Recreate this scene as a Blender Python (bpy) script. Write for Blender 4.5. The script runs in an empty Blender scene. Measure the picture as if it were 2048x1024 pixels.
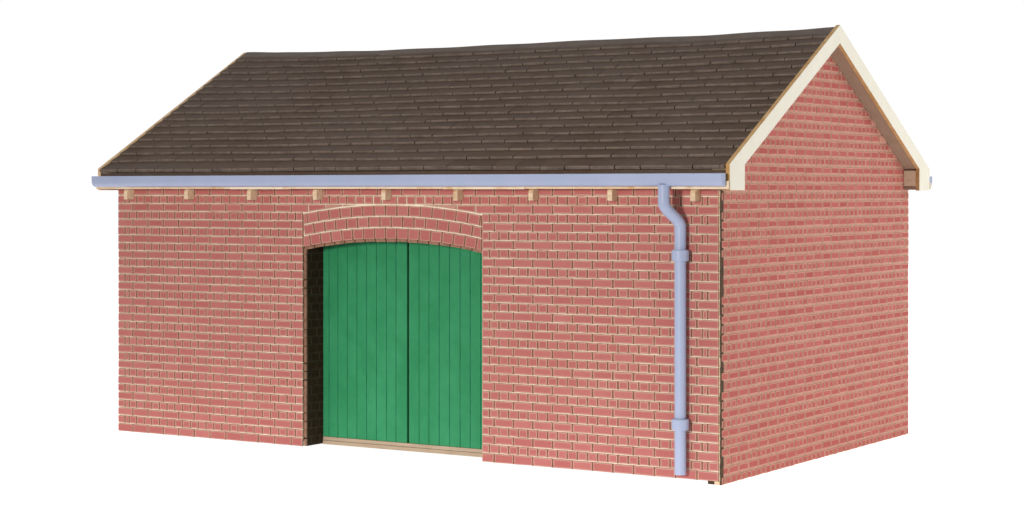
import bpy, math, random
from mathutils import Vector
random.seed(7)
C = bpy.context.scene
ROOM, KEY, FILL = .28, .69, .17
S = 0.005                                   # one stretcher brick of the model is 5 mm long
ORI = Vector((-16.73, 10.85, -0.16))        # middle of the footprint, on the ground

# ------------------------------------------------------------------ materials
def srgb(r, g, b, k=1.0):
    def f(c):
        c /= 255.0
        return (c / 12.92 if c <= 0.04045 else ((c + 0.055) / 1.055) ** 2.4) * k
    return (f(r), f(g), f(b), 1.0)

class NT:
    def __init__(s, name, rough=0.7, spec=0.25):
        s.m = bpy.data.materials.new(name); s.m.use_nodes = True
        s.n = s.m.node_tree.nodes; s.l = s.m.node_tree.links
        s.b = s.n['Principled BSDF']
        s.b.inputs['Roughness'].default_value = rough
        s.b.inputs['Specular IOR Level'].default_value = spec
        tc = s.n.new('ShaderNodeTexCoord'); mp = s.n.new('ShaderNodeMapping')
        mp.inputs['Scale'].default_value = (1 / S,) * 3
        s.l.new(tc.outputs['Object'], mp.inputs['Vector']); s.co = mp.outputs['Vector']
    def noise(s, scale, detail=4, rough=0.6, stretch=None, w=0.0):
        v = s.co
        if stretch:
            mp = s.n.new('ShaderNodeMapping'); mp.inputs['Scale'].default_value = stretch
            mp.inputs['Location'].default_value = (w, w * .7, w * .3)
            s.l.new(v, mp.inputs['Vector']); v = mp.outputs['Vector']
        t = s.n.new('ShaderNodeTexNoise'); t.inputs['Scale'].default_value = scale
        t.inputs['Detail'].default_value = detail; t.inputs['Roughness'].default_value = rough
        s.l.new(v, t.inputs['Vector']); return t.outputs['Fac']
    def ramp(s, fac, a, b, lo=0.0, hi=1.0):
        r = s.n.new('ShaderNodeMapRange'); r.inputs['From Min'].default_value = a; r.inputs['From Max'].default_value = b
        r.inputs['To Min'].default_value = lo; r.inputs['To Max'].default_value = hi
        s.l.new(fac, r.inputs['Value']); return r.outputs['Result']
    def attr(s, name):
        a = s.n.new('ShaderNodeAttribute'); a.attribute_name = name; return a.outputs['Fac']
    def mix(s, fac, a, b, mode='MIX'):
        m = s.n.new('ShaderNodeMix'); m.data_type = 'RGBA'; m.blend_type = mode
        for k, v in (('Factor', fac),):
            if isinstance(v, (int, float)): m.inputs[0].default_value = v
            else: s.l.new(v, m.inputs[0])
        for i, v in ((6, a), (7, b)):
            if isinstance(v, tuple): m.inputs[i].default_value = v
            else: s.l.new(v, m.inputs[i])
        return m.outputs[2]
    def mul(s, a, b):
        m = s.n.new('ShaderNodeMath'); m.operation = 'MULTIPLY'
        for i, v in ((0, a), (1, b)):
            if isinstance(v, (int, float)): m.inputs[i].default_value = v
            else: s.l.new(v, m.inputs[i])
        return m.outputs[0]
    def out(s, col, bump=None, strength=0.3, dist=0.03):
        s.l.new(col, s.b.inputs['Base Color'])
        if bump is not None:
            bp = s.n.new('ShaderNodeBump'); bp.inputs['Strength'].default_value = strength
            bp.inputs['Distance'].default_value = dist * S
            s.l.new(bump, bp.inputs['Height']); s.l.new(bp.outputs['Normal'], s.b.inputs['Normal'])
        return s.m

def brick_mat(name, dark, light, scuff, amount):
    n = NT(name, 0.75, 0.15)
    c = n.mix(n.attr('tone'), dark, light)
    c = n.mix(n.ramp(n.noise(1.3, 5, .65), .35, .7, 0, .55), c, dark)
    c = n.mix(n.ramp(n.noise(.16, 3, .5), .38, .66, 0, .5), c, n.mix(.35, dark, light))
    c = n.mix(n.ramp(n.noise(6, 4, .7), .3, .75, 0, .35), c, light)
    c = n.mix(n.mul(n.ramp(n.noise(9, 6, .75), .64, .74), amount), c, scuff)
    return n.out(c, n.noise(14, 5, .7), .25, .03)

E1 = 1 / 1.12
M = {}
M['brick'] = brick_mat('brick_face_paint', srgb(164, 91, 87), srgb(181, 111, 106), srgb(208, 160, 142), .7)
M['brick_rim'] = brick_mat('brick_rim_paint', srgb(180, 128, 116), srgb(192, 146, 132), srgb(212, 176, 154), .5)
M['gbrick'] = brick_mat('gable_brick_paint', srgb(172, 84, 76), srgb(194, 110, 102), srgb(214, 152, 134), .6)
M['gbrick_rim'] = brick_mat('gable_rim_paint', srgb(200, 134, 117), srgb(216, 154, 135), srgb(226, 184, 158), .5)

def simple(name, a, b, scale=3, rough=.7, spec=.2, stretch=None, bump=.2, lo=.3, hi=.7, tone=False):
    n = NT(name, rough, spec)
    c = n.mix(n.ramp(n.noise(scale, 5, .65, stretch), lo, hi), a, b)
    if tone:
        c = n.mix(n.mul(n.attr('tone'), .5), c, b)
    return n.out(c, n.noise(scale * 6, 4, .7, stretch), bump, .02)

n = NT('raw_card_ledge', .8, .1)                                        # pale card where the paint missed the groove
c = n.mix(n.ramp(n.noise(3, 4, .6), .3, .7), srgb(240, 218, 190, .9), srgb(255, 242, 222, .93))
c = n.mix(n.ramp(n.noise(.75, 5, .7), .56, .66, 0, .75), c, srgb(196, 142, 126))
M['ledge'] = n.out(c)
M['tan_edge'] = simple('tan_card_edge', srgb(190, 160, 122, .9), srgb(238, 216, 186, .9), 3)
M['joint'] = simple('scorched_joint', srgb(112, 74, 58), srgb(160, 116, 92), 5)
M['gmortar'] = simple('gable_mortar', srgb(180, 136, 117), srgb(206, 160, 140), 4)
M['gjoint'] = simple('gable_joint', srgb(150, 110, 92), srgb(206, 158, 138), 2.2)
M['char'] = simple('charred_card_edge', srgb(52, 38, 25), srgb(92, 70, 46), 4)
M['reveal'] = simple('shade_painted_card', (.020, .0135, .0075, 1), (.032, .019, .010, 1), 2, .85, .05)  # red brick in deep shade, the shade put into the colour
M['reveal_joint'] = simple('shade_painted_joint', (.03, .023, .014, 1), (.045, .035, .023, 1), 2, .85, .05)
M['backing'] = simple('pink_backing_card', srgb(142, 100, 80, .75), srgb(180, 136, 114, .8), 4)

def wood(name, a, b, stretch, rough=.65):
    n = NT(name, rough, .2)
    c = n.mix(n.ramp(n.noise(2.5, 6, .65, stretch), .3, .72), a, b)
    c = n.mix(n.mul(n.attr('tone'), .55), c, b)
    c = n.mix(n.ramp(n.noise(1.1, 4, .6), .55, .68, 0, .7), c, a)
    return n.out(c, n.noise(9, 5, .7, stretch), .2, .02)
M['wood'] = wood('basswood', srgb(208, 164, 118, .76), srgb(246, 226, 196, .82), (.6, 3, 3))
M['soffit_edge'] = wood('pale_strip_wood', srgb(222, 170, 108, .82), srgb(252, 234, 208, .86), (.3, 3, 3))
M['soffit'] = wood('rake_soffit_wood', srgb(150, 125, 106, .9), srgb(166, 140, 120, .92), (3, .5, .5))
M['sillwood'] = wood('grey_strip_wood', srgb(184, 158, 133, .74), srgb(204, 180, 155, .76), (.3, 4, 4))
M['cream'] = simple('cream_painted_card', srgb(240, 235, 217, .96), srgb(244, 239, 223, .98), 1.2, .6, .25, None, .08)
M['cream_edge'] = simple('scorched_cream_edge', srgb(205, 150, 84, .72), srgb(232, 196, 144, .75), 1.6, .7, .2)
M['pale_edge'] = simple('pale_cut_edge', srgb(214, 170, 112, .8), srgb(238, 208, 170, .85), 1.6, .7, .2)
M['lilac'] = simple('lilac_plastic', srgb(167, 178, 208, .86), srgb(173, 183, 212, .88), .6, .42, .35, None, .05)
M['dark'] = simple('unlit_inside_card', (.01, .009, .008, 1), (.02, .016, .012, 1), 2, .9, .05)  # near-black colour stands in for the shade inside the building

n = NT('green_door_paint', .62, .22)                                    # mottled brushed green
c = n.mix(n.ramp(n.noise(.9, 5, .62, (1, 1, .7)), .32, .7), srgb(42, 136, 86, .85), srgb(56, 150, 100, .85))
c = n.mix(n.ramp(n.noise(3.2, 5, .7, (1, 1, .5)), .42, .75, 0, .35), c, srgb(40, 132, 92, .84))
c = n.mix(n.mul(n.ramp(n.noise(8, 6, .75), .66, .74), .5), c, srgb(120, 188, 150, .9))
M['green'] = n.out(c, n.noise(5, 5, .7, (3, 1, .7)), .15, .02)
M['green_groove'] = simple('teal_groove', srgb(20, 92, 66, .8), srgb(46, 130, 94, .84), 2.5, .7, .1, (1, 1, .5))

n = NT('brown_slate_card', .7, .1)
c = n.mix(n.attr('tone'), srgb(82, 65, 52, .81), srgb(98, 80, 66, .81))
c = n.mix(n.ramp(n.noise(.13, 3, .5, (1, 1, 1)), .42, .62, 0, .55), c, srgb(98, 86, 78, .9))
c = n.mix(n.ramp(n.noise(1.6, 6, .7, (1, 1.6, 1.6)), .42, .72, 0, .6), c, srgb(88, 63, 53, .9))
c = n.mix(n.ramp(n.noise(4, 6, .75, (.6, 2, 2)), .45, .8, 0, .5), c, srgb(112, 95, 80, .9))
c = n.mix(n.mul(n.ramp(n.noise(7, 6, .75, (.5, 1.6, 1.6)), .67, .76), .55), c, srgb(150, 126, 108, .9))
M['slate'] = n.out(c, n.noise(6, 6, .75, (.7, 1.4, 1.4)), .45, .05)
M['ridge'] = simple('ridge_card', srgb(84, 69, 60, .95), srgb(104, 89, 79, .95), 2.2, .6, .2, (.5, 1, 1), .3)  # greyer tone paints in the sheen along the roof top
n = NT('worn_slate_edge', .65, .2)
c = n.mix(n.ramp(n.noise(2.2, 6, .75, (.6, 1, 1)), .35, .7), srgb(94, 80, 71), srgb(130, 115, 104))
c = n.mix(n.mul(n.ramp(n.noise(5, 6, .75), .62, .74), .7), c, srgb(170, 148, 130, .95))
M['slate_edge'] = n.out(c, n.noise(8, 5, .7), .4, .03)

# ------------------------------------------------------------------ mesh builder
class MB:
    def __init__(s): s.v = []; s.f = []; s.m = []; s.t = []
    def face(s, pts, mat=0, tone=None):
        i = len(s.v); s.v += [tuple(p) for p in pts]
        s.f.append(tuple(range(i, i + len(pts)))); s.m.append(mat)
        s.t.append(random.random() if tone is None else tone)
    def box(s, x0, x1, y0, y1, z0, z1, mat=0, tone=None, mats=None):
        tone = random.random() if tone is None else tone
        P = lambda i, j, k: ((x0, x1)[i], (y0, y1)[j], (z0, z1)[k])
        q = {'-x': [(0,0,0),(0,0,1),(0,1,1),(0,1,0)], '+x': [(1,0,0),(1,1,0),(1,1,1),(1,0,1)],
             '-y': [(0,0,0),(1,0,0),(1,0,1),(0,0,1)], '+y': [(0,1,0),(0,1,1),(1,1,1),(1,1,0)],
             '-z': [(0,0,0),(0,1,0),(1,1,0),(1,0,0)], '+z': [(0,0,1),(1,0,1),(1,1,1),(0,1,1)]}
        for k, l in q.items():
            s.face([P(*a) for a in l], (mats or {}).get(k, mat), tone)
    def prism(s, poly, f0, f1, mat=0, side=None, tone=None):
        """poly: 2-D outline (ccw seen from the front); f0 / f1 map it to the front and back faces"""
        tone = random.random() if tone is None else tone
        a = [f0(*p) for p in poly]; b = [f1(*p) for p in poly]; k = len(poly)
        s.face(a, mat, tone); s.face(b[::-1], mat, tone)
        for i in range(k):
            j = (i + 1) % k
            s.face([b[i], b[j], a[j], a[i]], mat if side is None else side, tone)
    def build(s, name, mats, parent=None, bevel=0, smooth=False, merge=False):
        me = bpy.data.meshes.new(name)
        me.from_pydata([tuple((Vector(v) - ORI) * S) for v in s.v], [], s.f)
        for m in mats: me.materials.append(M[m])
        me.polygons.foreach_set('material_index', s.m)
        a = me.attributes.new('tone', 'FLOAT', 'FACE'); a.data.foreach_set('value', s.t)
        if merge or bevel:
            import bmesh
            bm = bmesh.new(); bm.from_mesh(me)
            bmesh.ops.remove_doubles(bm, verts=bm.verts, dist=1e-6)
            bmesh.ops.recalc_face_normals(bm, faces=bm.faces)
            bm.to_mesh(me); bm.free()
        if smooth: me.polygons.foreach_set('use_smooth', [True] * len(me.polygons))
        me.update()
        o = bpy.data.objects.new(name, me); C.collection.objects.link(o)
        if parent: o.parent = parent
        if bevel:
            b = o.modifiers.new('bevel', 'BEVEL'); b.width = bevel * S; b.segments = 2; b.limit_method = 'ANGLE'
        return o

def clip(poly, a, b, c):
    """keep the side a*x + b*y <= c of a polygon"""
    r = []
    for i in range(len(poly)):
        p, q = poly[i], poly[(i + 1) % len(poly)]
        dp, dq = a * p[0] + b * p[1] - c, a * q[0] + b * q[1] - c
        if dp <= 0: r.append(p)
        if (dp < 0 < dq) or (dq < 0 < dp):
            t = dp / (dp - dq); r.append((p[0] + (q[0] - p[0]) * t, p[1] + (q[1] - p[1]) * t))
    return r
def area(p):
    return sum(p[i][0] * p[(i + 1) % len(p)][1] - p[(i + 1) % len(p)][0] * p[i][1] for i in range(len(p))) / 2
def clean(p):
    r = []
    for q in p:
        if not r or math.hypot(q[0] - r[-1][0], q[1] - r[-1][1]) > 1e-4: r.append(q)
    if len(r) > 1 and math.hypot(r[0][0] - r[-1][0], r[0][1] - r[-1][1]) < 1e-4: r.pop()
    return r
def inset(poly, d):
    """shrink a convex ccw polygon by d"""
    r = poly
    n_ = len(poly)
    for i in range(n_):
        p, q = poly[i], poly[(i + 1) % n_]
        L = math.hypot(q[0] - p[0], q[1] - p[1])
        if L < 1e-6: continue
        nx, ny = (q[1] - p[1]) / L, -(q[0] - p[0]) / L            # outward
        r = clip(r, nx, ny, nx * p[0] + ny * p[1] - d)
        if len(r) < 3: return []
    return clean(r)

def brick(mb, poly, to3, h, rim, wob=.012, mat=0, rimmat=1, hor=2, ver=3):
    poly = clean(poly)
    if len(poly) < 3 or area(poly) < .012: return
    if len(poly) == 4:
        poly = [(p[0] + random.uniform(-wob, wob), p[1] + random.uniform(-wob, wob)) for p in poly]
    t = random.random(); t2 = random.random()
    hh = h + random.uniform(-.006, .006)
    top = inset(poly, .012)
    if len(top) < 3: return
    ctr = inset(top, rim * random.uniform(.75, 1.2))
    # frustum sides: one quad per top edge, its foot pushed out to the board
    n_ = len(top)
    cx = sum(p[0] for p in top) / n_; cy = sum(p[1] for p in top) / n_
    foot = []
    for i in range(n_):
        a, b, c = top[i - 1], top[i], top[(i + 1) % n_]
        def nrm(p, q):
            L = math.hypot(q[0] - p[0], q[1] - p[1]) or 1; return ((q[1] - p[1]) / L, -(q[0] - p[0]) / L)
        n1, n2 = nrm(a, b), nrm(b, c); sx, sy = n1[0] + n2[0], n1[1] + n2[1]
        L = math.hypot(sx, sy) or 1
        foot.append((b[0] + sx / L * .016, b[1] + sy / L * .016))
    for i in range(n_):
        j = (i + 1) % n_
        hz = abs(top[j][0] - top[i][0]) > abs(top[j][1] - top[i][1])
        mb.face([to3(*foot[i], 0), to3(*foot[j], 0), to3(*top[j], hh), to3(*top[i], hh)], hor if hz else ver, t2)
    if len(ctr) == n_:
        for i in range(n_):
            j = (i + 1) % n_
            mb.face([to3(*top[i], hh), to3(*top[j], hh), to3(*ctr[j], hh), to3(*ctr[i], hh)], rimmat, t2)
        mb.face([to3(*p, hh) for p in ctr], mat, t)
    else:
        mb.face([to3(*p, hh) for p in top], rimmat, t2)

# ------------------------------------------------------------------ dimensions (stretcher = 1)
W, D = 33.45, 21.7
CO = .3955
GB = .022
HB = .045                                    # relief of the bricks
WALL_TOP = 12.45
XL, XR = -21.76, -11.75                      # door opening
ACX, AR0 = (XL + XR) / 2, 28.0
ACZ = 9.90 - AR0
def arch_z(x, r): return ACZ + math.sqrt(r * r - (x - ACX) ** 2)
R1 = AR0 + 1.56
def plane(y): return 13.03 + .553 * (min(y, D - y) + .85)

shed = bpy.data.objects.new('goods_shed', None); C.collection.objects.link(shed)
shed.location = (0, 0, 0); shed.empty_display_size = .05
shed['label'] = 'red brick model goods shed with green double doors, brown slate roof and lilac gutter'
shed['category'] = 'model building'

# ------------------------------------------------------------------ front wall
def rows(z0, first, top):
    """(z bottom, z top) of every course"""
    r = [(z0, first)]; z = first
    while z < top - .05:
        r.append((z, min(z + CO, top))); z += CO
    return r

def front_rows(mb, to3, opening):
    joints_used = []
    for k, (za, zb) in enumerate(rows(0, .41, WALL_TOP)):
        st = k % 2 == 0
        if st:
            jl = [-W + i for i in range(0, 40)]; jr = [-.08 - i for i in range(0, 40)]
        else:
            jl = [-W, -W + .47, -W + .75] + [-W + 1.25 + .5 * i for i in range(80)]
            jr = [-.08, -.58, -.83] + [-1.33 - .5 * i for i in range(80)]
        zm = (za + zb) / 2
        hole = opening and zm < arch_z(XL, R1) - .05
        above = opening and not hole and zb <= arch_z(ACX, R1) + CO
        mid = ACX
        spans = []
        if hole:
            spans += [([j for j in jl if j < XL - .12] + [XL], None), (sorted([j for j in jr if j > XR + .12] + [XR]), None)]
        else:
            a = [j for j in jl if j < mid - .3]; b = sorted(j for j in jr if j > mid + .3)
            spans.append((a + b, None))
        g = .0165                                    # half of the level joint
        for js, _ in spans:
            for x0, x1 in zip(js[:-1], js[1:]):
                gl = .024 if x0 > -W + .01 else 0; gr = .024 if x1 < -.09 else 0
                lo = za + (g if k else 0); hi = zb - g
                p = [(x0 + gl, lo), (x1 - gr, lo), (x1 - gr, hi), (x0 + gl, hi)]
                if opening and not hole and lo < arch_z(ACX, R1) + .1 and x1 > XL and x0 < XR:
                    xa, xb = max(x0, XL), min(x1, XR)
                    z_a, z_b = arch_z(xa, R1) + .04, arch_z(xb, R1) + .04
                    dx, dz = xb - xa, z_b - z_a
                    if dx > 1e-3:
                        p = clip(p, dz, -dx, dz * xa - dx * z_a)
                if len(p) >= 3: brick(mb, p, to3, HB, .045, .008, hor=3)
                if x1 < -.2 and not (hole and (abs(x1 - XL) < .01 or abs(x1 - XR) < .01)):
                    if not (opening and not hole and lo < arch_z(min(max(x1, XL), XR), R1) + .12 and XL < x1 < XR):
                        mb.face([to3(x1 - .03, lo, .012), to3(x1 + .03, lo, .012), to3(x1 + .03, hi, .012), to3(x1 - .03, hi, .012)], 3)

def F(x, z, h): return (x, HB - h, z)              # outward is -y
mb = MB(); front_rows(mb, F, True)
BT = .10                                           # card thickness
def slab(poly):
    mb.prism(poly, lambda x, z: (x, HB, z), lambda x, z: (x, BT, z), 2, 4)
slab([(-W + .03, .02), (XL - .02, .02), (XL - .02, 9.0), (-W + .03, 9.0)])
slab([(XR + .02, .02), (-.085, .02), (-.085, 9.0), (XR + .02, 9.0)])
slab([(-W + .03, 9.0), (XL - .02, 9.0), (XL - .02, WALL_TOP), (-W + .03, WALL_TOP)])
slab([(XR + .02, 9.0), (-.085, 9.0), (-.085, WALL_TOP), (XR + .02, WALL_TOP)])
N = 36
lo = [(XL - .02 + (XR - XL + .04) * i / N) for i in range(N + 1)]
for a, b in zip(lo[:-1], lo[1:]):
    slab([(a, arch_z(min(max(a, XL), XR), AR0) + .02), (b, arch_z(min(max(b, XL), XR), AR0) + .02), (b, WALL_TOP), (a, WALL_TOP)])
mb.build('brick_wall', ['brick', 'brick_rim', 'ledge', 'joint', 'char'], shed)

# segmental arch of three rings
mb = MB()
for ring in range(3):
    r0 = AR0 + .52 * ring; r1 = r0 + .52
    pitch = .618 / AR0; off = .5 * pitch if ring % 2 else 0
    for k in range(-11, 12):
        a0 = k * pitch + off - .008; a1 = a0 + pitch
        g = .024 / AR0; gr = .024
        P = lambda a, r: (ACX + math.sin(a) * r, ACZ + math.cos(a) * r)
        p = [P(a0 + g, r0 + gr * (ring > 0)), P(a1 - g, r0 + gr * (ring > 0)), P(a1 - g, r1 - gr), P(a0 + g, r1 - gr)]
        p = clip(p, 1, 0, XR - .03); p = clip(p, -1, 0, -XL - .03) if p else p
        if len(p) >= 3: brick(mb, p, F, HB, .04, .008, hor=3)
        j0, j1 = P(a1 - g * 1.3, r0 + gr), P(a1 + g * 1.3, r0 + gr)
        if XL + .05 < j0[0] and j1[0] < XR - .05:
            mb.face([F(*j0, .012), F(*j1, .012), F(*P(a1 + g * 1.3, r1 - gr), .012), F(*P(a1 - g * 1.3, r1 - gr), .012)], 3)
for sx in (XL, XR):                                     # scorched straight joints at the arch ends
    mb.face([F(sx - .03, arch_z(sx, AR0) + .03, .014), F(sx + .03, arch_z(sx, AR0) + .03, .014), F(sx + .03, 11.0, .014), F(sx - .03, 11.0, .014)], 3)
mb.build('arch', ['brick', 'brick_rim', 'ledge', 'joint'], shed)

# second card behind the opening: arch edge and side strips
mb = MB()
segs = 40; xa, xb = XL + .0, XR - .0
x = xa
for i in range(17):
    x0 = xa + (xb - xa) * i / 17 + .03; x1 = xa + (xb - xa) * (i + 1) / 17 - .03
    d = .13 + random.uniform(-.015, .015)
    mb.prism([(x0, arch_z(x0, AR0) - d), (x1, arch_z(x1, AR0) - d), (x1, arch_z(x1, AR0) + .25), (x0, arch_z(x0, AR0) + .25)],
             lambda x, z: (x, .125, z), lambda x, z: (x, .24, z))
mb.build('arch_backing', ['backing'], shed)

# reveals: brick card beside the opening, deep shade painted into its colour
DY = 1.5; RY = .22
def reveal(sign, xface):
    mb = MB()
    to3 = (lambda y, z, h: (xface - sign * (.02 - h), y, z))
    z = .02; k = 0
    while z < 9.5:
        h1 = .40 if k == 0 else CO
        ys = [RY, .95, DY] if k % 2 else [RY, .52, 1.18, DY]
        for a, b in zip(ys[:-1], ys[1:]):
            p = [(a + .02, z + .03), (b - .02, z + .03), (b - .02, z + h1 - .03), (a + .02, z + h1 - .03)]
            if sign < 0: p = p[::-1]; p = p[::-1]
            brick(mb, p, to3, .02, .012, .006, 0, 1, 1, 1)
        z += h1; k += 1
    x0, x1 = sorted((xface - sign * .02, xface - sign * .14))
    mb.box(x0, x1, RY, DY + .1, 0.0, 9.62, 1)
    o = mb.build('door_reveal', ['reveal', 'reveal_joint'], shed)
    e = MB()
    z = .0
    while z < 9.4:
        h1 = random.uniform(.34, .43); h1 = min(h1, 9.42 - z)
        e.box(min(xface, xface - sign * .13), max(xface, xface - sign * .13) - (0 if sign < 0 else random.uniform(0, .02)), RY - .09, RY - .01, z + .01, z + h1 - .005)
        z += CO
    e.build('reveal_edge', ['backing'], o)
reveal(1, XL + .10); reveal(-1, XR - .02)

# ------------------------------------------------------------------ doors and sill
def door(edges, x_gap):
    mb = MB()
    for a, b in zip(edges[:-1], edges[1:]):
        g = .022; t = random.random()
        mb.box(a + g, b - g, DY, DY + .12, .345, 10.25, 0, t)
        mb.box(b - g, b + g, DY + .012, DY + .1, .345, 10.25, 1) if b != edges[-1] else None
    return mb.build('door', ['green', 'green_groove'], shed)
door([-21.9, -21.33, -20.81, -20.25, -19.69, -19.13, -18.56, -17.98, -17.44, -16.80], 0)
door([-16.72, -16.13, -15.58, -15.01, -14.44, -13.86, -13.31, -12.74, -12.2, -11.55], 0)
mb = MB(); mb.box(XL + .09, XR + .02, DY - .03, DY + .2, .165, .335)
sill = mb.build('door_sill', ['sillwood'], shed, .012)
mb = MB(); mb.box(XL + .09, XR + .02, DY - .05, DY + .2, -.03, .155)
mb.build('sill_strip', ['sillwood'], sill, .012)
mb = MB(); mb.box(-22.6, -10.9, DY + .16, DY + .26, .0, 11.2)
mb.build('gap_dark_sheet', ['dark'], shed)  # dark sheet added so the split between the doors stays black
mb = MB(); mb.box(-W + .45, -.45, DY + .3, D - .45, 0.0, .12)
mb.build('light_block_board', ['dark'], shed)  # unseen board added to keep the ground's glow out of the inside

# ------------------------------------------------------------------ gables and back wall
def gable(to3, name, base=-.15):
    mb = MB()
    y0, y1 = .13, D + .02
    top = lambda y: plane(y) - .62
    for k, (za, zb) in enumerate(rows(base, .20, 18.7)):
        st = k % 2 == 1
        js = [y0, .78] + [.78 + .997 * i for i in range(1, 21)] + [y1] if st else \
             [y0, .31, .55] + [1.05 + .4985 * i for i in range(0, 40)] + [y1 - .55, y1 - .3, y1]
        js = sorted(js); js = [j for i, j in enumerate(js) if i == 0 or j - js[i - 1] > .12]
        lo = za + (.038 if k else 0); hi = zb - .045
        for a, b in zip(js[:-1], js[1:]):
            ga = .036 if a > y0 + .01 else 0; gb = .036 if b < y1 - .01 else 0
            p = [(a + ga, lo), (b - gb, lo), (b - gb, hi), (a + ga, hi)]
            p = clip(p, -.553, 1, plane(0) - .62)
            if len(p) >= 3: p = clip(p, .553, 1, plane(0) - .62 + .553 * D)
            if len(p) >= 3: brick(mb, p, to3, GB, .036, .014)
            if b < y1 - .1 and hi < top(b):
                mb.face([to3(b - .03, lo, .008), to3(b + .03, lo, .008), to3(b + .03, hi, .008), to3(b - .03, hi, .008)], 3)
    out = [(y0, base + .01), (D + .012, base + .01), (D + .012, top(D)), (D / 2, top(D / 2)), (y0, top(y0))]
    mb.prism(out, lambda y, z: to3(y, z, 0), lambda y, z: to3(y, z, -.4), 2, 2)
    return mb.build(name, ['gbrick', 'gbrick_rim', 'gmortar', 'gjoint'], shed)
gable(lambda y, z, h: (-GB + h, y, z), 'gable_wall')
gable(lambda y, z, h: (-W + GB - h + .04, y, z), 'gable_wall', .02)
mb = MB(); front_rows(mb, lambda x, z, h: (x, D - HB + h, z), False)
mb.box(-W + .03, -.085, D - .5, D - HB, .02, WALL_TOP, 2)
mb.build('brick_wall', ['brick', 'brick_rim', 'ledge', 'joint'], shed)

# cut card edges at the near corner and the packing under it
mb = MB()
z = 0.02
while z < 12.1:
    h1 = random.uniform(.25, .6)
    mb.box(-.068, -.036 + random.uniform(-.012, .008), .012 + random.uniform(0, .02), .2, z, min(z + h1, 12.15))
    z += h1
mb.build('corner_edge', ['tan_edge'], shed)
mb = MB()
z = -.15
while z < 12.1:
    h1 = random.uniform(.2, .5)
    mb.box(-.05 + random.uniform(-.01, .01), -.001, .04 + random.uniform(-.015, .015), .3, z, min(z + h1, 12.15)); z += h1
mb.build('corner_seam', ['char'], shed)
mb = MB()
mb.box(-.62, -.30, .08, .5, -.14, .0, 0); mb.box(-.30, -.06, .05, .5, -.155, .0, 1)
mb.build('packing_strip', ['char', 'wood'], shed)

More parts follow.
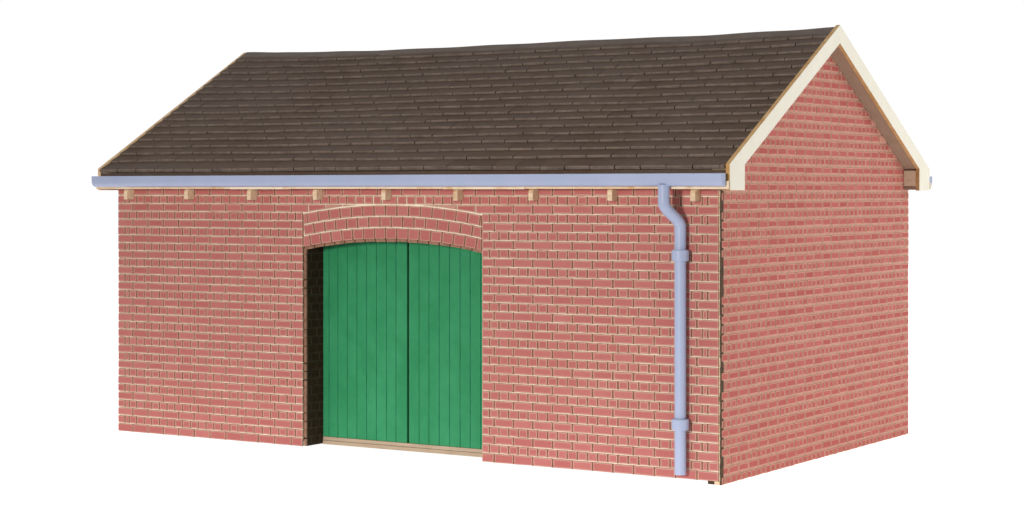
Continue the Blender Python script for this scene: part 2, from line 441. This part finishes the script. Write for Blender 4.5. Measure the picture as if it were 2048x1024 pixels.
# ------------------------------------------------------------------ roof
RX0, RX1 = -33.86, .61
sag = [(-34.2, .14), (-31.5, .04), (-28, -.05), (-24.6, -.10), (-20, -.10), (-17.5, -.085), (-11.7, -.06), (-6.3, -.085), (-2, -.03), (.8, .03)]
def sagz(x):
    for (a, p), (b, q) in zip(sag[:-1], sag[1:]):
        if x <= b:
            t = max(0, (x - a) / (b - a)); t = t * t * (3 - 2 * t); return p + (q - p) * t
    return sag[-1][1]
SL = math.hypot(1, .553); uy, uz = 1 / SL, .553 / SL
starts = [0, .94, 1.69, 2.47, 3.2, 3.98, 4.74, 5.47, 6.19, 6.93, 7.69, 8.47, 9.26, 10.04, 10.81, 11.58, 12.3]
SMAX = (D / 2 + .85) * SL
def roof_slope(side):
    def pt(x, s, h):
        y = -.85 + s * uy; z = 13.03 + s * uz + sagz(x) * max(s / SMAX, 0) ** 1.3
        y -= h * uz; z += h * uy
        return (x, y if side < 0 else D - y, z)
    mb = MB()
    rnd = random.Random(3 + side)
    for n_, s0 in enumerate(starts):
        nxt = starts[n_ + 1] if n_ + 1 < len(starts) else 12.95
        ln = min(nxt - s0 + .45, SMAX - s0 + .02)
        ph, ph2 = rnd.uniform(0, 6), rnd.uniform(0, 6)
        off = -19.85 - .645 * (n_ - 1)
        off -= math.floor((off - RX0) / 1.225) * 1.225
        js = [RX0] + [off + 1.225 * i for i in range(40) if RX0 + .15 < off + 1.225 * i < RX1 - .15] + [RX1]
        for a, b in zip(js[:-1], js[1:]):
            t = rnd.random(); ds = rnd.uniform(-.018, .018); dh = rnd.uniform(0, .02)
            wav = lambda x: .035 * math.sin(x * .27 + ph) + .02 * math.sin(x * .8 + ph2)
            g = .014 + rnd.uniform(0, .012); nl = .14 + rnd.uniform(-.03, .05)
            ga = g if a > RX0 else 0; gb = g if b < RX1 else 0
            out = [(a + ga, 0), (b - gb, 0), (b - gb * .9, nl), (b - .002, nl + .05), (b - .002, ln), (a + .002, ln), (a + .002, nl + .05), (a + ga * .9, nl)]
            def top(x, s):
                k = s / ln
                return pt(x, s0 + s + (ds + wav(x)) * (1 - k), (.14 + dh) * (1 - k) + .015)
            def bot(x, s):
                k = s / ln
                return pt(x, s0 + s + (ds + wav(x)) * (1 - k), (.03) * (1 - k) - .02)
            # rounded worn nose: a chamfer row between the lower edge and the back of the slate
            c_ = .05
            nose_t = lambda x, s: pt(x, s0 + s + (ds + wav(x)), (.14 + dh - .03))
            A = [top(*p) for p in out]; Bq = [bot(*p) for p in out]
            A0 = top(a + ga, c_), top(b - gb, c_)
            n0, n1 = nose_t(a + ga, 0), nose_t(b - gb, 0)
            mb.face([A0[0], A0[1], A[2], A[3], A[4], A[5], A[6], A[7]], 0, t)
            mb.face([n0, n1, A0[1], A0[0]], 1, t)
            mb.face([Bq[0], Bq[1], n1, n0], 1, t)
            for i in (1, 2, 3, 4, 5, 6, 7):
                j = (i + 1) % 8
                pa = A0[1] if i == 1 else A[i]; pb = A0[0] if j == 0 else A[j]
                mb.face([Bq[i], Bq[j], pb, pa], 0, t)
    o = mb.build('roof_slope', ['slate', 'slate_edge'], shed)
    # deck under the slates
    mb = MB(); K = 30
    xs = [RX0 + (RX1 - RX0) * i / K for i in range(K + 1)]
    for x0, x1 in zip(xs[:-1], xs[1:]):
        q = [pt(x0, .02, -.03), pt(x1, .02, -.03), pt(x1, SMAX, -.03), pt(x0, SMAX, -.03)]
        mb.face(q, 0, .5)
    mb.build('roof_deck', ['slate'], o)
    mb = MB()
    e = lambda y: y if side < 0 else D - y
    p = [(-.6, plane(-.6) - .62), (D / 2, plane(D / 2) - .62), (D / 2, plane(D / 2) - .2), (-.6, plane(-.6) - .2)]
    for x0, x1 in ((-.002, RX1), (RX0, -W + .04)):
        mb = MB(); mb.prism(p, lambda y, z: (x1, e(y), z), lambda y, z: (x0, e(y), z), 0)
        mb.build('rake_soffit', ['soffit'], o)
    # starter strip and fascia under the lowest course
    mb = MB(); ys = sorted((e(-.84), e(-.74)))
    k = 14
    for i in range(k):
        x0 = RX0 + (RX1 - RX0) * i / k; x1 = RX0 + (RX1 - RX0) * (i + 1) / k
        d = rnd.uniform(0, .012)
        mb.box(x0 + .01, x1, ys[0] - (d if side < 0 else 0), ys[1] + (0 if side < 0 else d), 12.5, 13.0)
    mb.build('starter_strip', ['slate'], o)
    return o
roof_slope(-1); roof_slope(1)

# ridge cap: a folded strip that follows the sag
mb = MB(); K = 70
rr = random.Random(5)
xs = [RX0 + .0 + (RX1 - RX0) * i / K for i in range(K + 1)]
zt = [plane(D / 2) + sagz(x) + .10 + .010 * math.sin(x * 1.3) for x in xs]
wd = [.62 + .05 * math.sin(x * .31 + 1) + .04 * math.sin(x * .83) for x in xs]
for i in range(K):
    for sgn in (-1, 1):
        def edge(k, q):  # q 0 ridge 1 lower edge
            y = D / 2 + sgn * wd[k] * q; return (xs[k], y, zt[k] - .553 * wd[k] * q + .02 * q)
        a, b, c, d = edge(i, 0), edge(i + 1, 0), edge(i + 1, 1), edge(i, 1)
        q = [d, c, b, a] if sgn < 0 else [a, b, c, d]
        mb.face(q, 0, .55 + .3 * math.sin(xs[i] * .35))
        lo_ = lambda p: (p[0], p[1] - sgn * .03, p[2] - .06)
        mb.face([lo_(d), lo_(c), c, d] if sgn < 0 else [d, c, lo_(c), lo_(d)], 1, .5)
mb.build('ridge_cap', ['ridge', 'slate_edge'], shed)

# bargeboards
def barge(xf, xb, edge):
    mb = MB()
    A = 19.72; h = D / 2
    o = [(-.82, 13.22), (h, A), (D + .82, 13.22), (D + .80, 12.13), (D - .64, 12.12), (D - .64, 13.21), (h, 18.87), (.64, 13.21), (.64, 12.14), (-.80, 12.14)]
    # two limbs so that every face stays flat and simple
    L = [o[0], o[9], o[8], o[7], o[6], o[1]]; R_ = [o[1], o[6], o[5], o[4], o[3], o[2]]
    for poly in (L, R_):
        quads = [(poly[0], poly[1], poly[2], poly[3]), (poly[0], poly[3], poly[4], poly[5])] if poly is L else \
                [(poly[0], poly[1], poly[2], poly[5]), (poly[5], poly[2], poly[3], poly[4])]
        for q in quads:
            mb.face([(xf, y, z) for y, z in q], 0, .5); mb.face([(xb, y, z) for y, z in q][::-1], 1, .5)
    # cut edges, broken into short runs with a slightly wandering saw line
    ring = o
    for i in range(len(ring)):
        p, q = ring[i], ring[(i + 1) % len(ring)]
        mb.face([(xf, *p), (xb, *p), (xb, *q), (xf, *q)], 1, .5)
    return mb.build('bargeboard', ['cream', edge], shed, .018)
barge(.82, .62, 'cream_edge'); barge(-34.07, -33.87, 'pale_edge')

# boxed returns behind the bargeboard feet
for ya, yb in ((D - .62, D + .78), (-.78, .62)):
    for x0, x1 in ((.004, .618), (-33.868, -W + .03)):
        if ya < 0 or True:
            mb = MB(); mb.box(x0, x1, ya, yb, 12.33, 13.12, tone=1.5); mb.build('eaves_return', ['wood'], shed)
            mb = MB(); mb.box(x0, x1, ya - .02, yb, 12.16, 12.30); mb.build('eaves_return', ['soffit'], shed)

# soffit strips, rafter ends and gutters at both eaves
def eaves(side):
    e = lambda y: y if side < 0 else D - y
    rnd = random.Random(11 + side)
    def bx(mb, x0, x1, y0, y1, z0, z1, **k): a, b = sorted((e(y0), e(y1))); mb.box(x0, x1, a, b, z0, z1, **k)
    mb = MB(); x = -34.0
    while x < .6:
        l = rnd.uniform(1.6, 5.5); x1 = min(x + l, .83)
        if .83 - x1 < .8: x1 = .83
        d = rnd.uniform(0, .05); dz = rnd.uniform(0, .03)
        bx(mb, x, x1 - .012, -1.02 + d, -.86, 12.18 + dz, 12.52, tone=rnd.random() * 1.6)
        x = x1
    fas = mb.build('fascia_board', ['soffit_edge'], shed)
    mb = MB(); bx(mb, -33.85, .0, -.86, .02, 12.2, 12.32, tone=.4)
    mb.build('soffit_board', ['wood'], shed)
    for i in range(9):
        x = -32.5 + 3.933 * i
        mb = MB(); w = .115
        ya, yb = -.5, -.005
        zt, zb = 12.19, 11.68 + rnd.uniform(-.02, .02)
        poly = [(ya + .03, zb), (yb, zb), (yb, zt), (ya + .06, zt), (ya, zt - .12), (ya, zb + .04)]
        tl = rnd.uniform(-.03, .03)
        mb.prism(poly, lambda y, z: (x + w + tl * (12 - z), e(y), z), lambda y, z: (x - w + tl * (12 - z), e(y), z), 0, None, rnd.random() * 1.3)
        mb.build('rafter_end', ['wood'], shed, .015, merge=True)
    # U-shaped gutter with a rounded lower front edge
    prof = [(-1.02, 12.84), (-1.02, 12.30)]
    for k in range(9):
        a = math.pi * .5 * k / 8
        prof.append((-1.16 - .27 * math.sin(a), 12.60 - .30 * math.cos(a)))
    prof += [(-1.435, 12.84)]
    inner = [(-1.39, 12.84), (-1.385, 12.62), (-1.33, 12.45), (-1.2, 12.36), (-1.07, 12.36), (-1.07, 12.84)]
    ring = prof + inner
    mb = MB(); x0, x1 = -33.93, .73; k = len(ring)
    for i in range(k):
        p, q = ring[i], ring[(i + 1) % k]
        mb.face([(x0, e(p[0]), p[1]), (x1, e(p[0]), p[1]), (x1, e(q[0]), q[1]), (x0, e(q[0]), q[1])], 0, .5)
    for xa, xb in ((x0, x0 + .06), (x1 - .06, x1)):                  # end caps
        pa = [(xa, e(p[0]), p[1]) for p in prof]; pb = [(xb, e(p[0]), p[1]) for p in prof]
        mb.face(pa, 0, .5); mb.face(pb, 0, .5)
    return mb.build('gutter', ['lilac'], shed, .02)
eaves(-1); eaves(1)

# ------------------------------------------------------------------ downpipe with swan neck
def tube(path, rads, mb, seg=28):
    rings = []
    for i, p in enumerate(path):
        a = path[max(i - 1, 0)]; b = path[min(i + 1, len(path) - 1)]
        t = (Vector(b) - Vector(a)).normalized()
        u = Vector((1, 0, 0)); u = (u - t * u.dot(t)).normalized(); v = t.cross(u)
        rings.append([Vector(p) + (u * math.cos(2 * math.pi * k / seg) + v * math.sin(2 * math.pi * k / seg)) * rads[i] for k in range(seg)])
    for r0, r1 in zip(rings[:-1], rings[1:]):
        for k in range(seg):
            j = (k + 1) % seg; mb.face([r0[k], r0[j], r1[j], r1[k]], 0, .5)
    mb.face(rings[0][::-1], 0, .5); mb.face(rings[-1], 0, .5)
A = Vector((-2.02, -1.2, 0)); B = Vector((-1.69, -.335, 0))
path = [(A.x, A.y, 12.36), (A.x, A.y, 11.9), (A.x, A.y, 11.7)]
for i in range(25):
    t = i / 24; zz = 11.62 - 1.0 * t; s_ = t * t * (3 - 2 * t)
    path.append((A.x + (B.x - A.x) * s_, A.y + (B.y - A.y) * s_, zz))
path += [(B.x, B.y, 10.58), (B.x, B.y, 10.2), (B.x, B.y, 6), (B.x, B.y, .24), (B.x, B.y, .22)]
mb = MB(); tube(path, [.243] * (len(path) - 1) + [.225], mb)
pipe = mb.build('downpipe', ['lilac'], shed, smooth=True, merge=True)
def smooth_angle(o):
    import bmesh
    bm = bmesh.new(); bm.from_mesh(o.data)
    for ed in bm.edges:
        if len(ed.link_faces) == 2 and ed.calc_face_angle(0) > .7: ed.smooth = False
    bm.to_mesh(o.data); bm.free()
smooth_angle(pipe)
for zc in (9.41, 2.33):
    mb = MB(); rr_ = .365
    tube([(B.x, B.y, zc - .235), (B.x, B.y, zc - .2), (B.x, B.y, zc + .2), (B.x, B.y, zc + .235)], [rr_ - .03, rr_, rr_, rr_ - .03], mb)
    smooth_angle(mb.build('pipe_collar', ['lilac'], pipe, smooth=True, merge=True))
    # the lug that fixes the collar to the wall
    mb = MB(); mb.box(B.x - .16, B.x + .16, B.y + .2, -.002, zc - .14, zc + .14)
    mb.build('fixing_lug', ['lilac'], pipe, .02)

# ------------------------------------------------------------------ white ground with an added glow that hides shadows, and surround
m = bpy.data.materials.new('added_white_glow'); m.use_nodes = True
b = m.node_tree.nodes['Principled BSDF']; b.inputs['Base Color'].default_value = (.8, .8, .8, 1)
b.inputs['Roughness'].default_value = .9; b.inputs['Specular IOR Level'].default_value = 0
b.inputs['Emission Color'].default_value = (1, 1, 1, 1); b.inputs['Emission Strength'].default_value = 1.0
me = bpy.data.meshes.new('ground'); R0 = 1.2
Y0 = (-9 - ORI.y) * S                            # front edge of the glowing ground
me.from_pydata([(-R0, Y0, 0), (R0, Y0, 0), (R0, R0, 0), (-R0, R0, 0)], [], [(0, 1, 2, 3)]); me.materials.append(m)
g = bpy.data.objects.new('ground', me); C.collection.objects.link(g); g['kind'] = 'structure'

# the studio: white sweep in front of the camera, a dimmer room behind it
w = bpy.data.worlds.new('World'); C.world = w; w.use_nodes = True
wn, wl = w.node_tree.nodes, w.node_tree.links
bg = wn['Background']
tc = wn.new('ShaderNodeTexCoord'); dt = wn.new('ShaderNodeVectorMath'); dt.operation = 'DOT_PRODUCT'
dt.inputs[1].default_value = (-math.sin(.5785), math.cos(.5785), 0)
wl.new(tc.outputs['Generated'], dt.inputs[0])
mr = wn.new('ShaderNodeMapRange'); mr.interpolation_type = 'SMOOTHSTEP'
for k_, v_ in (('From Min', -.15), ('From Max', .4), ('To Min', ROOM), ('To Max', 1.02)): mr.inputs[k_].default_value = v_
wl.new(dt.outputs['Value'], mr.inputs['Value'])
cb = wn.new('ShaderNodeCombineColor')
for k_ in ('Red', 'Green', 'Blue'): wl.new(mr.outputs['Result'], cb.inputs[k_])
wl.new(cb.outputs[0], bg.inputs['Color']); bg.inputs['Strength'].default_value = 1.0

def lamp(name, loc, target, size, irr, col):
    """soft box; irr = light it adds on a white card facing it at the target"""
    l = bpy.data.lights.new(name, 'AREA'); l.shape = 'SQUARE'; l.size = size * S; l.color = col
    o = bpy.data.objects.new(name, l); C.collection.objects.link(o)
    p = (Vector(loc) - ORI) * S; t = (Vector(target) - ORI) * S
    o.location = p; o.rotation_euler = (t - p).to_track_quat('-Z', 'Y').to_euler()
    d = (t - p).length; l.energy = irr * math.pi * math.pi * d * d
    return o
lamp('softbox', (-3, -75, 17), (-11, 0, 7), 8.5, KEY, (1, .97, .93))
lamp('side_softbox', (110, 45, 60), (0, 11, 8), 60, FILL, (1, .97, .93))

# ------------------------------------------------------------------ camera
cam = bpy.data.cameras.new('camera'); co = bpy.data.objects.new('camera', cam); C.collection.objects.link(co)
cam.sensor_width = 36; cam.lens = 4117.9 / 2048 * 36
cam.shift_x = (1024 - 900) / 2048; cam.shift_y = -(512 - 380) / 2048
co.location = (Vector((37.414, -77.869, 12.15)) - ORI) * S
co.rotation_euler = (math.pi / 2, 0, .5785)
cam.clip_start = .01; cam.clip_end = 100
C.camera = co
C.view_settings.view_transform = 'Standard'; C.view_settings.look = 'None'
C.view_settings.exposure = 0; C.view_settings.gamma = 1
C.view_settings.use_curve_mapping = False
C.cycles.max_bounces = 8; C.cycles.diffuse_bounces = 4
